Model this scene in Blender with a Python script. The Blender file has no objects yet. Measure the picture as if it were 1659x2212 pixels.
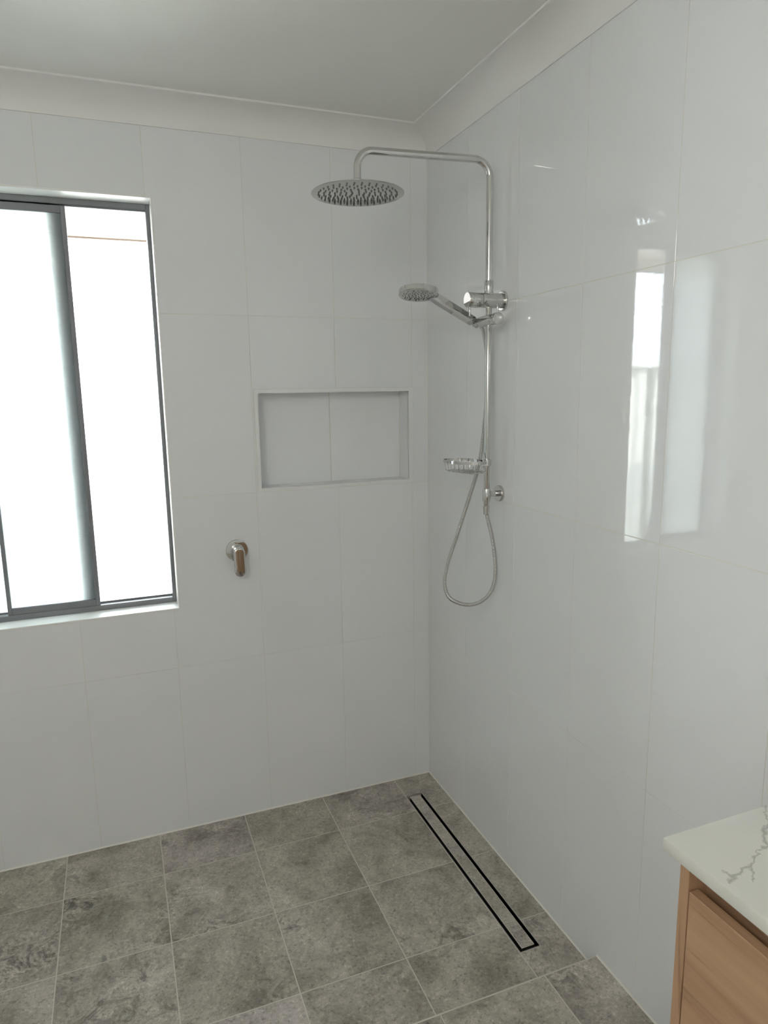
import bpy, bmesh, math, random
from mathutils import Vector, Matrix
random.seed(7)
S = bpy.context.scene
C = S.collection

# ------------------------------------------------------------------ camera
CAM = Vector((-1.1077, -2.3874, 1.5655))
YAW, PITCH, ROLL, FPX = 0.368938, -0.175340, -0.015514, 1484.1
f = Vector((math.sin(YAW) * math.cos(PITCH), math.cos(YAW) * math.cos(PITCH), math.sin(PITCH)))
r0 = Vector((math.cos(YAW), -math.sin(YAW), 0))
u0 = r0.cross(f)
r = r0 * math.cos(ROLL) + u0 * math.sin(ROLL)
u = -r0 * math.sin(ROLL) + u0 * math.cos(ROLL)
cd = bpy.data.cameras.new('camera')
cd.sensor_fit = 'HORIZONTAL'
cd.sensor_width = 36
cd.lens = 36 * FPX / 1659
cd.clip_start = 0.02
cam = bpy.data.objects.new('camera', cd)
C.objects.link(cam)
cam.matrix_world = Matrix(((r.x, u.x, -f.x, CAM.x), (r.y, u.y, -f.y, CAM.y), (r.z, u.z, -f.z, CAM.z), (0, 0, 0, 1)))
S.camera = cam

# ------------------------------------------------------------------ world, sun, lights, exposure
W = bpy.data.worlds.new('sky')
S.world = W
W.use_nodes = True
bg = W.node_tree.nodes['Background']
bg.inputs[0].default_value = (0.82, 0.91, 1.0, 1)
bg.inputs[1].default_value = 19.0

sd = bpy.data.lights.new('sun', 'SUN')
sd.energy = 34
sd.angle = math.radians(1)
sd.color = (1, 0.95, 0.86)
sun = bpy.data.objects.new('sun', sd)
C.objects.link(sun)
sun.rotation_euler = Vector((0.25, 0.62, -0.85)).to_track_quat('-Z', 'Y').to_euler()   # from behind the house onto the fence

pd = bpy.data.lights.new('window_portal', 'AREA')
pd.shape = 'RECTANGLE'
pd.size, pd.size_y = 0.62, 1.34
pd.cycles.is_portal = True
po = bpy.data.objects.new('window_portal', pd)
C.objects.link(po)
po.location = (-1.257, 0.2, 1.5)
po.rotation_euler = (math.radians(-90), 0, 0)

ld = bpy.data.lights.new('room_fill_light', 'POINT')      # added fill light, no fitting seen, left of and behind the viewer
ld.shadow_soft_size = 0.16
ld.energy = 20
ld.color = (1, 0.985, 0.96)
lo = bpy.data.objects.new('room_fill_light', ld)
C.objects.link(lo)
lo.location = (-1.95, -2.95, 2.24)

S.view_settings.view_transform = 'Standard'
S.view_settings.look = 'None'
S.view_settings.gamma = 1
S.view_settings.use_curve_mapping = False
S.view_settings.exposure = 0.24
try:
    S.cycles.use_denoising = True
    S.cycles.max_bounces = 16
    S.cycles.diffuse_bounces = 10
    S.cycles.glossy_bounces = 6
    S.cycles.transmission_bounces = 8
    S.cycles.transparent_max_bounces = 12
    S.cycles.sample_clamp_indirect = 12
    S.cycles.caustics_reflective = True
    S.cycles.blur_glossy = 0.4
except Exception:
    pass

# ------------------------------------------------------------------ materials
def mat(name):
    m = bpy.data.materials.new(name)
    m.use_nodes = True
    return m, m.node_tree.nodes, m.node_tree.links, m.node_tree.nodes['Principled BSDF']

def simple(name, col, rough=0.5, metal=0.0, noise=0.0, scale=40, bump=0.0, ior=1.5):
    m, N, L, b = mat(name)
    b.inputs['Base Color'].default_value = (*col, 1)
    b.inputs['Roughness'].default_value = rough
    b.inputs['Metallic'].default_value = metal
    b.inputs['IOR'].default_value = ior
    tc = N.new('ShaderNodeTexCoord')
    nz = N.new('ShaderNodeTexNoise')
    nz.inputs['Scale'].default_value = scale
    nz.inputs['Detail'].default_value = 4
    L.new(tc.outputs['Object'], nz.inputs['Vector'])
    if noise:
        mx = N.new('ShaderNodeMix')
        mx.data_type = 'RGBA'
        mx.inputs[6].default_value = (*[c * (1 - noise) for c in col], 1)
        mx.inputs[7].default_value = (*[min(1, c * (1 + noise)) for c in col], 1)
        L.new(nz.outputs['Fac'], mx.inputs[0])
        L.new(mx.outputs[2], b.inputs['Base Color'])
    if bump:
        bp = N.new('ShaderNodeBump')
        bp.inputs['Strength'].default_value = bump
        bp.inputs['Distance'].default_value = 0.002
        L.new(nz.outputs['Fac'], bp.inputs['Height'])
        L.new(bp.outputs['Normal'], b.inputs['Normal'])
    return m

M = {}
M['grout'] = simple('wall_grout', (0.72, 0.70, 0.63), 0.8, noise=0.05)
M['floor_grout'] = simple('floor_grout', (0.62, 0.59, 0.53), 0.85, noise=0.06, scale=60)
M['caulk'] = simple('caulk', (0.74, 0.73, 0.68), 0.4, noise=0.03)
M['paint'] = simple('ceiling_paint', (0.80, 0.795, 0.76), 0.6, noise=0.012, scale=3)
M['cornice'] = simple('cornice_paint', (0.80, 0.795, 0.775), 0.5, noise=0.01, scale=4)
M['white_trim'] = simple('white_trim', (0.82, 0.82, 0.80), 0.3, noise=0.015)
M['niche_trim'] = simple('niche_trim', (0.755, 0.765, 0.765), 0.3, noise=0.01)
M['frame'] = simple('charcoal_frame', (0.19, 0.195, 0.21), 0.4, noise=0.05)  # charcoal lightened to imitate the flare of the bright window
M['chrome'] = simple('chrome', (0.64, 0.64, 0.63), 0.04, 1.0)
M['hose'] = simple('hose_metal', (0.58, 0.58, 0.57), 0.14, 1.0)
M['chrome_soft'] = simple('chrome_head', (0.58, 0.58, 0.56), 0.12, 1.0)
M['nozzle'] = simple('rubber_nozzle', (0.17, 0.17, 0.16), 0.45)
M['black'] = simple('drain_slot_shade', (0.012, 0.011, 0.010), 0.6)  # black stands in for the deep shade inside the drain
M['steel'] = simple('drain_steel', (0.42, 0.41, 0.39), 0.35, 1.0)
M['fence'] = simple('fence_steel', (0.72, 0.735, 0.70), 0.55, noise=0.03, scale=5)
M['fence_post'] = simple('fence_post', (0.26, 0.28, 0.25), 0.5, noise=0.03)  # darkened so post and rail also draw the fence's shadow lines
M['soffit'] = simple('soffit', (0.60, 0.54, 0.46), 0.7, noise=0.03, scale=6)
M['gutter'] = simple('gutter', (0.10, 0.07, 0.055), 0.5)  # dark brown includes painted shade on the fascia's lower edge
M['ground'] = simple('outdoor_paving', (0.42, 0.40, 0.36), 0.9, noise=0.15, scale=12)

def wall_tile():
    m, N, L, b = mat('white_wall_tile')
    b.inputs['Roughness'].default_value = 0.02
    b.inputs['IOR'].default_value = 1.52
    oi = N.new('ShaderNodeObjectInfo')
    mx = N.new('ShaderNodeMix')
    mx.data_type = 'RGBA'
    mx.inputs[6].default_value = (0.757, 0.773, 0.785, 1)
    mx.inputs[7].default_value = (0.778, 0.79, 0.80, 1)
    L.new(oi.outputs['Random'], mx.inputs[0])
    L.new(mx.outputs[2], b.inputs['Base Color'])
    tc = N.new('ShaderNodeTexCoord')
    mp = N.new('ShaderNodeMapping')
    mp.inputs['Scale'].default_value = (1, 1, 3.0)
    nz = N.new('ShaderNodeTexNoise')
    nz.inputs['Scale'].default_value = 45
    nz.inputs['Detail'].default_value = 2
    L.new(tc.outputs['Object'], mp.inputs[0])
    L.new(mp.outputs[0], nz.inputs['Vector'])
    bp = N.new('ShaderNodeBump')
    bp.inputs['Strength'].default_value = 0.018
    bp.inputs['Distance'].default_value = 0.002
    L.new(nz.outputs['Fac'], bp.inputs['Height'])
    L.new(bp.outputs['Normal'], b.inputs['Normal'])
    return m
M['tile'] = wall_tile()

def floor_tile():
    m, N, L, b = mat('travertine_look_floor_tile')
    tc = N.new('ShaderNodeTexCoord')
    oi = N.new('ShaderNodeObjectInfo')
    sc = N.new('ShaderNodeVectorMath'); sc.operation = 'SCALE'
    cx = N.new('ShaderNodeCombineXYZ')
    for i in range(3):
        mu = N.new('ShaderNodeMath'); mu.operation = 'MULTIPLY'
        mu.inputs[1].default_value = (37.0, 61.0, 83.0)[i]
        L.new(oi.outputs['Random'], mu.inputs[0])
        L.new(mu.outputs[0], cx.inputs[i])
    ad = N.new('ShaderNodeVectorMath'); ad.operation = 'ADD'
    L.new(tc.outputs['Object'], ad.inputs[0])
    L.new(cx.outputs[0], ad.inputs[1])
    def noise(scale, detail, rough=0.6, dist=0.0):
        n = N.new('ShaderNodeTexNoise')
        n.inputs['Scale'].default_value = scale
        n.inputs['Detail'].default_value = detail
        n.inputs['Roughness'].default_value = rough
        n.inputs['Distortion'].default_value = dist
        L.new(ad.outputs[0], n.inputs['Vector'])
        return n
    def ramp(src, stops):
        cr = N.new('ShaderNodeValToRGB')
        e = cr.color_ramp.elements
        e[0].position, e[0].color = stops[0][0], (*stops[0][1], 1)
        e[1].position, e[1].color = stops[-1][0], (*stops[-1][1], 1)
        for p, c in stops[1:-1]:
            x = e.new(p); x.color = (*c, 1)
        L.new(src, cr.inputs[0])
        return cr
    def mix(fac, a, bb, mode='MIX'):
        mx = N.new('ShaderNodeMix'); mx.data_type = 'RGBA'; mx.blend_type = mode
        if isinstance(fac, float): mx.inputs[0].default_value = fac
        else: L.new(fac, mx.inputs[0])
        L.new(a, mx.inputs[6]); L.new(bb, mx.inputs[7])
        return mx.outputs[2]
    big = ramp(noise(5.5, 7, 0.62, 0.7).outputs['Fac'], [(0.30, (0.088, 0.080, 0.071)), (0.46, (0.150, 0.140, 0.125)), (0.58, (0.185, 0.174, 0.158)), (0.74, (0.225, 0.212, 0.194))])
    tint = ramp(oi.outputs['Random'], [(0.0, (0.93, 0.935, 0.875)), (0.5, (1.0, 0.985, 0.955)), (1.0, (1.06, 1.03, 1.06))])
    col = mix(1.0, big.outputs[0], tint.outputs[0], 'MULTIPLY')
    mask = ramp(noise(3.2, 3, 0.55, 0.4).outputs['Fac'], [(0.52, (0, 0, 0)), (0.68, (1, 1, 1))])
    vein = ramp(noise(15, 9, 0.7, 1.6).outputs['Fac'], [(0.40, (0.38, 0.38, 0.38)), (0.50, (1, 1, 1)), (0.545, (1.30, 1.30, 1.28)), (0.60, (0.66, 0.66, 0.65)), (0.72, (1, 1, 1))])
    col2 = mix(1.0, col, vein.outputs[0], 'MULTIPLY')
    col = mix(mask.outputs[0], col, col2)
    fine = ramp(noise(120, 6, 0.72, 0.4).outputs['Fac'], [(0.34, (0.50, 0.50, 0.49)), (0.45, (0.98, 0.98, 0.98)), (0.56, (1, 1, 1)), (0.66, (1.5, 1.5, 1.48))])
    col = mix(1.0, col, fine.outputs[0], 'MULTIPLY')
    med = ramp(noise(48, 6, 0.7, 0.8).outputs['Fac'], [(0.34, (0.80, 0.79, 0.78)), (0.5, (1, 1, 1)), (0.66, (1.13, 1.13, 1.12))])
    col = mix(1.0, col, med.outputs[0], 'MULTIPLY')
    hs = N.new('ShaderNodeHueSaturation')
    hs.inputs['Value'].default_value = 2.5
    hs.inputs['Saturation'].default_value = 0.95
    L.new(col, hs.inputs['Color'])
    col = hs.outputs[0]
    L.new(col, b.inputs['Base Color'])
    b.inputs['Roughness'].default_value = 0.48
    bp = N.new('ShaderNodeBump')
    bp.inputs['Strength'].default_value = 0.15
    bp.inputs['Distance'].default_value = 0.001
    L.new(noise(90, 5, 0.7).outputs['Fac'], bp.inputs['Height'])
    L.new(bp.outputs['Normal'], b.inputs['Normal'])
    return m
M['floor_tile'] = floor_tile()

def wood(name, axis):
    m, N, L, b = mat(name)
    tc = N.new('ShaderNodeTexCoord')
    mp = N.new('ShaderNodeMapping')
    s = [16, 16, 16]; s[axis] = 1.3
    mp.inputs['Scale'].default_value = s
    L.new(tc.outputs['Object'], mp.inputs[0])
    def nz(scale, detail, dist):
        n = N.new('ShaderNodeTexNoise')
        n.inputs['Scale'].default_value = scale
        n.inputs['Detail'].default_value = detail
        n.inputs['Roughness'].default_value = 0.6
        n.inputs['Distortion'].default_value = dist
        L.new(mp.outputs[0], n.inputs['Vector'])
        return n
    cr = N.new('ShaderNodeValToRGB')
    e = cr.color_ramp.elements
    e[0].position, e[0].color = 0.30, (0.31, 0.180, 0.098, 1)
    e[1].position, e[1].color = 0.72, (0.51, 0.335, 0.205, 1)
    x = e.new(0.5); x.color = (0.42, 0.258, 0.150, 1)
    L.new(nz(1.0, 6, 0.5).outputs['Fac'], cr.inputs[0])
    c2 = N.new('ShaderNodeValToRGB')
    e = c2.color_ramp.elements
    e[0].position, e[0].color = 0.28, (0.52, 0.47, 0.43, 1)
    e[1].position, e[1].color = 0.42, (1, 1, 1, 1)
    L.new(nz(2.6, 8, 1.2).outputs['Fac'], c2.inputs[0])
    mx = N.new('ShaderNodeMix'); mx.data_type = 'RGBA'; mx.blend_type = 'MULTIPLY'
    mx.inputs[0].default_value = 1
    L.new(cr.outputs[0], mx.inputs[6]); L.new(c2.outputs[0], mx.inputs[7])
    L.new(mx.outputs[2], b.inputs['Base Color'])
    b.inputs['Roughness'].default_value = 0.45
    bp = N.new('ShaderNodeBump')
    bp.inputs['Strength'].default_value = 0.12
    bp.inputs['Distance'].default_value = 0.001
    L.new(nz(5, 6, 0.3).outputs['Fac'], bp.inputs['Height'])
    L.new(bp.outputs['Normal'], b.inputs['Normal'])
    return m
M['wood_long'] = wood('oak_grain_along', 1)
M['wood_up'] = wood('oak_grain_upright', 2)

def stone():
    m, N, L, b = mat('white_veined_stone')
    tc = N.new('ShaderNodeTexCoord')
    nz = N.new('ShaderNodeTexNoise')
    nz.inputs['Scale'].default_value = 55
    nz.inputs['Detail'].default_value = 5
    nz.inputs['Roughness'].default_value = 0.65
    L.new(tc.outputs['Object'], nz.inputs['Vector'])
    off = N.new('ShaderNodeVectorMath'); off.operation = 'SUBTRACT'
    off.inputs[1].default_value = (0.5, 0.5, 0.5)
    L.new(nz.outputs['Color'], off.inputs[0])
    s = N.new('ShaderNodeVectorMath'); s.operation = 'SCALE'
    s.inputs['Scale'].default_value = 0.022
    L.new(off.outputs[0], s.inputs[0])
    ad = N.new('ShaderNodeVectorMath'); ad.operation = 'ADD'
    L.new(tc.outputs['Object'], ad.inputs[0]); L.new(s.outputs[0], ad.inputs[1])
    fl = N.new('ShaderNodeVectorMath'); fl.operation = 'MULTIPLY'
    fl.inputs[1].default_value = (1, 1, 0)
    L.new(ad.outputs[0], fl.inputs[0])
    def math_(op, a, bb=None, clamp=False):
        n = N.new('ShaderNodeMath'); n.operation = op; n.use_clamp = clamp
        for i, v in enumerate((a, bb)):
            if v is None: continue
            if isinstance(v, (int, float)): n.inputs[i].default_value = v
            else: L.new(v, n.inputs[i])
        return n.outputs[0]
    def seg(A, B):
        A = Vector((*A, 0)); B = Vector((*B, 0)); d = B - A
        pa = N.new('ShaderNodeVectorMath'); pa.operation = 'SUBTRACT'
        pa.inputs[1].default_value = A
        L.new(fl.outputs[0], pa.inputs[0])
        dt = N.new('ShaderNodeVectorMath'); dt.operation = 'DOT_PRODUCT'
        dt.inputs[1].default_value = d / d.length_squared
        L.new(pa.outputs[0], dt.inputs[0])
        t = math_('ADD', dt.outputs['Value'], 0, True)
        pr = N.new('ShaderNodeVectorMath'); pr.operation = 'SCALE'
        pr.inputs[0].default_value = d
        L.new(t, pr.inputs['Scale'])
        df = N.new('ShaderNodeVectorMath'); df.operation = 'DISTANCE'
        L.new(pa.outputs[0], df.inputs[0]); L.new(pr.outputs[0], df.inputs[1])
        return df.outputs['Value']
    segs = VEIN
    dist = None
    for a, bb in segs:
        dd = seg(a, bb)
        dist = dd if dist is None else math_('MINIMUM', dist, dd)
    thick = N.new('ShaderNodeTexNoise')
    thick.inputs['Scale'].default_value = 30
    L.new(tc.outputs['Object'], thick.inputs['Vector'])
    w = math_('MULTIPLY', math_('POWER', thick.outputs['Fac'], 3), 0.015)
    v = math_('DIVIDE', dist, math_('ADD', w, 0.0008))
    v = math_('SUBTRACT', 1.0, v, True)
    cl = N.new('ShaderNodeTexNoise')
    cl.inputs['Scale'].default_value = 7
    cl.inputs['Detail'].default_value = 5
    L.new(tc.outputs['Object'], cl.inputs['Vector'])
    cr = N.new('ShaderNodeValToRGB')
    e = cr.color_ramp.elements
    e[0].position, e[0].color = 0.3, (0.605, 0.60, 0.55, 1)
    e[1].position, e[1].color = 0.7, (0.66, 0.65, 0.59, 1)
    L.new(cl.outputs['Fac'], cr.inputs[0])
    mx = N.new('ShaderNodeMix'); mx.data_type = 'RGBA'
    mx.inputs[7].default_value = (0.30, 0.29, 0.27, 1)
    L.new(math_('MULTIPLY', v, 0.75), mx.inputs[0])
    L.new(cr.outputs[0], mx.inputs[6])
    L.new(mx.outputs[2], b.inputs['Base Color'])
    b.inputs['Roughness'].default_value = 0.18
    return m
VEIN_PTS = [(-0.24, 0.02), (-0.287, -0.028), (-0.307, -0.040), (-0.327, -0.055), (-0.336, -0.066), (-0.355, -0.070),
            (-0.386, -0.085), (-0.411, -0.092), (-0.427, -0.094), (-0.438, -0.101)]
VEIN = list(zip(VEIN_PTS, VEIN_PTS[1:])) + [((-0.427, -0.094), (-0.430, -0.082)), ((-0.386, -0.085), (-0.409, -0.111))]
M['stone'] = stone()

def clear_glass():
    m, N, L, b = mat('clear_glass')
    N.remove(b)
    out = N['Material Output']
    t = N.new('ShaderNodeBsdfTransparent')
    t.inputs[0].default_value = (0.975, 0.98, 0.98, 1)
    g = N.new('ShaderNodeBsdfGlossy')
    g.inputs['Roughness'].default_value = 0.01
    fr = N.new('ShaderNodeFresnel')
    fr.inputs[0].default_value = 1.45
    mx = N.new('ShaderNodeMixShader')
    L.new(fr.outputs[0], mx.inputs[0]); L.new(t.outputs[0], mx.inputs[1]); L.new(g.outputs[0], mx.inputs[2])
    L.new(mx.outputs[0], out.inputs[0])
    return m
M['glass'] = clear_glass()

def obscure_glass():
    m, N, L, b = mat('obscure_glass')
    N.remove(b)
    out = N['Material Output']
    tc = N.new('ShaderNodeTexCoord')
    mp = N.new('ShaderNodeMapping')
    mp.inputs['Scale'].default_value = (60, 60, 260)
    nz = N.new('ShaderNodeTexNoise')
    nz.inputs['Scale'].default_value = 1
    nz.inputs['Detail'].default_value = 3
    L.new(tc.outputs['Object'], mp.inputs[0]); L.new(mp.outputs[0], nz.inputs['Vector'])
    bp = N.new('ShaderNodeBump')
    bp.inputs['Strength'].default_value = 0.5
    bp.inputs['Distance'].default_value = 0.002
    L.new(nz.outputs['Fac'], bp.inputs['Height'])
    rf = N.new('ShaderNodeBsdfRefraction')
    rf.inputs['IOR'].default_value = 1.12
    rf.inputs['Roughness'].default_value = 0.35
    rf.inputs['Color'].default_value = (0.62, 0.65, 0.645, 1)
    tl = N.new('ShaderNodeBsdfTranslucent')
    tl.inputs['Color'].default_value = (0.47, 0.49, 0.485, 1)
    L.new(bp.outputs['Normal'], rf.inputs['Normal']); L.new(bp.outputs['Normal'], tl.inputs['Normal'])
    mx = N.new('ShaderNodeMixShader')
    mx.inputs[0].default_value = 0.65
    L.new(rf.outputs[0], mx.inputs[1]); L.new(tl.outputs[0], mx.inputs[2])
    L.new(mx.outputs[0], out.inputs[0])
    return m
M['obscure'] = obscure_glass()

# ------------------------------------------------------------------ mesh helpers
def finish(bm, name, m, parent=None, loc=None, smooth=None):
    """link a bmesh as one mesh object; vertices are given in world space"""
    bmesh.ops.recalc_face_normals(bm, faces=bm.faces)
    base = Vector(loc) if loc is not None else Vector((0, 0, 0))
    if loc is not None:
        bmesh.ops.translate(bm, verts=bm.verts, vec=-base)
    me = bpy.data.meshes.new(name)
    bm.to_mesh(me)
    bm.free()
    if smooth is not None:
        for p in me.polygons: p.use_smooth = True
        me.set_sharp_from_angle(angle=math.radians(smooth))
    me.materials.append(M[m])
    o = bpy.data.objects.new(name, me)
    C.objects.link(o)
    o.location = base
    if parent is not None:
        o.parent = parent
        o.location = base - world_loc(parent)
    return o

def world_loc(o):
    v = Vector(o.location)
    while o.parent is not None:
        o = o.parent
        v += Vector(o.location)
    return v

def thing(name, loc, label, cat, group=None, kind=None):
    o = bpy.data.objects.new(name, None)
    o.empty_display_size = 0.05
    C.objects.link(o)
    o.location = loc
    return tag(o, label, cat, group, kind)

def tag(o, label, cat=None, group=None, kind=None):
    o['label'] = label
    if cat: o['category'] = cat
    if group: o['group'] = group
    if kind: o['kind'] = kind
    return o

def box(bm, a, b, bevel=0.0, seg=2):
    t = bmesh.new()
    bmesh.ops.create_cube(t, size=1)
    a = Vector(a); b = Vector(b)
    lo_ = Vector(map(min, a, b)); hi_ = Vector(map(max, a, b))
    for v in t.verts:
        v.co = Vector((lo_[i] if v.co[i] < 0 else hi_[i]) for i in range(3))
    if bevel:
        bmesh.ops.bevel(t, geom=list(t.edges), offset=bevel, segments=seg, profile=0.5, affect='EDGES')
    join(bm, t)
    return bm

def join(bm, t):
    me = bpy.data.meshes.new('tmp')
    t.to_mesh(me); t.free()
    bm.from_mesh(me)
    bpy.data.meshes.remove(me)

def frame_of(d):
    d = Vector(d).normalized()
    a = Vector((0, 0, 1)) if abs(d.z) < 0.9 else Vector((1, 0, 0))
    x = a.cross(d).normalized()
    return x, d.cross(x), d

def lathe(bm, origin, axis, prof, n=40):
    """profile [(radius, height along axis)]"""
    x, y, z = frame_of(axis)
    o = Vector(origin)
    rings = []
    for rad, h in prof:
        if rad < 1e-6:
            rings.append([bm.verts.new(o + z * h)])
        else:
            rings.append([bm.verts.new(o + z * h + (x * math.cos(2 * math.pi * k / n) + y * math.sin(2 * math.pi * k / n)) * rad) for k in range(n)])
    for A, B in zip(rings, rings[1:]):
        for k in range(n):
            k2 = (k + 1) % n
            if len(A) == 1 and len(B) == 1: continue
            if len(A) == 1: bm.faces.new((A[0], B[k], B[k2]))
            elif len(B) == 1: bm.faces.new((A[k], A[k2], B[0]))
            else: bm.faces.new((A[k], A[k2], B[k2], B[k]))
    return bm

def rod(bm, a, b, rad, rad2=None, chamfer=0.001, n=32):
    a = Vector(a); b = Vector(b); h = (b - a).length
    r2 = rad if rad2 is None else rad2
    c = min(chamfer, rad * 0.4, h * 0.3)
    lathe(bm, a, b - a, [(0, 0), (rad - c, 0), (rad - c * 0.3, c * 0.3), (rad, c), (r2, h - c), (r2 - c * 0.3, h - c * 0.3), (r2 - c, h), (0, h)], n)
    return bm

def catmull(pts, per=12):
    P = [Vector(p) for p in pts]
    P = [P[0] * 2 - P[1]] + P + [P[-1] * 2 - P[-2]]
    out = []
    for i in range(1, len(P) - 2):
        a, b, c, d = P[i - 1:i + 3]
        for k in range(per):
            t = k / per
            out.append(0.5 * ((2 * b) + (c - a) * t + (2 * a - 5 * b + 4 * c - d) * t * t + (3 * b - a - 3 * c + d) * t ** 3))
    out.append(P[-2])
    return out

def tube(bm, path, rad, n=24, closed=False, section=None):
    """sweep a circle (or a section [(x,y)]) along a path with parallel transport; rad may be a function of index"""
    P = [Vector(p) for p in path]
    m = len(P)
    def tan(i):
        if closed: return (P[(i + 1) % m] - P[i - 1]).normalized()
        return (P[min(i + 1, m - 1)] - P[max(i - 1, 0)]).normalized()
    x, y, z = frame_of(tan(0))
    rings = []
    for i in range(m):
        t = tan(i)
        x = (x - t * x.dot(t)).normalized()
        y = t.cross(x)
        rr = rad(i) if callable(rad) else rad
        sec = section if section else [(math.cos(2 * math.pi * k / n), math.sin(2 * math.pi * k / n)) for k in range(n)]
        rings.append([bm.verts.new(P[i] + x * (c * rr) + y * (s * rr)) for c, s in sec])
    pairs = list(zip(rings, rings[1:])) + ([(rings[-1], rings[0])] if closed else [])
    for A, B in pairs:
        k_ = len(A)
        for k in range(k_):
            bm.faces.new((A[k], A[(k + 1) % k_], B[(k + 1) % k_], B[k]))
    if not closed:
        bm.faces.new(rings[0][::-1]); bm.faces.new(rings[-1])
    return bm

def arc_path(p0, corner, p1, rad, n=14):
    """points from p0 to p1 with a rounded corner"""
    p0, c, p1 = Vector(p0), Vector(corner), Vector(p1)
    d0 = (p0 - c).normalized(); d1 = (p1 - c).normalized()
    half = d0.angle(d1) / 2
    t = rad / math.tan(half)
    a = c + d0 * t; b = c + d1 * t
    ctr = c + (d0 + d1).normalized() * (rad / math.sin(half))
    out = [p0]
    va, vb = a - ctr, b - ctr
    ang = va.angle(vb)
    for k in range(n + 1):
        s = k / n
        out.append(ctr + (va * math.sin((1 - s) * ang) + vb * math.sin(s * ang)) / math.sin(ang))
    out.append(p1)
    return out

def poly_prism(bm, cells, to3, h0, h1, chamfer=0.0005):
    """cells: list of rects (a0,b0,a1,b1) whose union is one face; to3(a,b,h) -> world; front at h1"""
    A = sorted({v for c in cells for v in (c[0], c[2])})
    B = sorted({v for c in cells for v in (c[1], c[3])})
    t = bmesh.new()
    vs = {}
    def V(a, b):
        if (a, b) not in vs: vs[(a, b)] = t.verts.new((a, b, 0))
        return vs[(a, b)]
    for a0, a1 in zip(A, A[1:]):
        for b0, b1 in zip(B, B[1:]):
            ca, cb = (a0 + a1) / 2, (b0 + b1) / 2
            if any(c[0] < ca < c[2] and c[1] < cb < c[3] for c in cells):
                t.faces.new((V(a0, b0), V(a1, b0), V(a1, b1), V(a0, b1)))
    bmesh.ops.dissolve_limit(t, angle_limit=0.01, verts=list(t.verts), edges=list(t.edges))
    bmesh.ops.recalc_face_normals(t, faces=t.faces)
    top = list(t.faces)
    ret = bmesh.ops.extrude_face_region(t, geom=top)
    up = [v for v in ret['geom'] if isinstance(v, bmesh.types.BMVert)]
    for v in t.verts: v.co.z = h0
    for v in up: v.co.z = h1
    bmesh.ops.delete(t, geom=top, context='FACES_ONLY')
    if chamfer:
        ed = [e for e in t.edges if all(abs(v.co.z - h1) < 1e-9 for v in e.verts) and len(e.link_faces) == 2]
        bmesh.ops.bevel(t, geom=ed, offset=chamfer, segments=1, affect='EDGES')
    for v in t.verts: v.co = to3(*v.co)
    join(bm, t)
    return bm

def subtract(rect, holes):
    cells = [rect]
    for h in holes:
        nxt = []
        for c in cells:
            x0, y0, x1, y1 = max(c[0], h[0]), max(c[1], h[1]), min(c[2], h[2]), min(c[3], h[3])
            if x0 >= x1 or y0 >= y1:
                nxt.append(c); continue
            for q in ((c[0], c[1], x0, c[3]), (x1, c[1], c[2], c[3]), (x0, c[1], x1, y0), (x0, y1, x1, c[3])):
                if q[2] - q[0] > 1e-6 and q[3] - q[1] > 1e-6: nxt.append(q)
        cells = nxt
    return cells

# ------------------------------------------------------------------ the room shell
LEFT, FRONT, CEIL, COVE = -2.30, -3.50, 2.456, 2.376
WX0, WX1, WZ0, WZ1 = -1.535, -0.945, 0.830, 2.173          # window opening
NX0, NX1, NZ0, NZ1 = -0.656, -0.0615, 1.2195, 1.574        # niche outer edge
J = 0.0009                                                # half a wall joint

back3 = lambda a, b, h: Vector((a, -h, b))                # wall_back faces -y
right3 = lambda a, b, h: Vector((-h, a, b))               # wall_right faces -x

bm = bmesh.new()
for c in subtract((LEFT - 0.1, -0.1, 0.1, CEIL), [(WX0, WZ0, WX1, WZ1), (NX0 + 0.004, NZ0 + 0.004, NX1 - 0.004, NZ1 - 0.004)]):
    box(bm, (c[0], 0.0008, c[1]), (c[2], 0.13, c[3]))
wall_back = tag(finish(bm, 'wall_back', 'grout'), 'white tiled back wall with the window and the recessed niche', 'wall', kind='structure')
bm = box(bmesh.new(), (0.0008, FRONT, -0.1), (0.12, 0.0008, CEIL))
wall_right = tag(finish(bm, 'wall_right', 'grout'), 'glossy white tiled right wall behind the shower rail', 'wall', kind='structure')
bm = box(bmesh.new(), (LEFT - 0.12, FRONT, -0.1), (LEFT, 0.0, CEIL))
tag(finish(bm, 'wall_left', 'cornice'), 'plain white left wall outside the picture', 'wall', kind='structure')
bm = box(bmesh.new(), (LEFT - 0.12, FRONT - 0.12, -0.1), (0.12, FRONT, CEIL))
tag(finish(bm, 'wall_front', 'cornice'), 'plain white front wall behind the viewer', 'wall', kind='structure')
bm = box(bmesh.new(), (LEFT - 0.12, FRONT - 0.12, CEIL), (0.12, 0.13, CEIL + 0.12))
tag(finish(bm, 'ceiling', 'paint'), 'plain off-white painted ceiling', 'ceiling', kind='structure')

def tilted(o, axis3, amt=0.0011):
    o.rotation_euler = tuple(0 if i == axis3 else random.uniform(-amt, amt) for i in range(3))

def tile_wall(parent, cols, rows, to3, holes, normal_axis):
    for a0, a1 in zip(cols, cols[1:]):
        for b0, b1 in zip(rows, rows[1:]):
            cells = subtract((a0 + J, b0 + J, a1 - J, b1 - J), holes)
            if not cells: continue
            cxx = to3((a0 + a1) / 2, (b0 + b1) / 2, 0)
            bm = poly_prism(bmesh.new(), cells, to3, -0.0009, 0.0, 0.0003)
            o = finish(bm, 'tile', 'tile', parent, loc=cxx)
            tilted(o, normal_axis)

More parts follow.
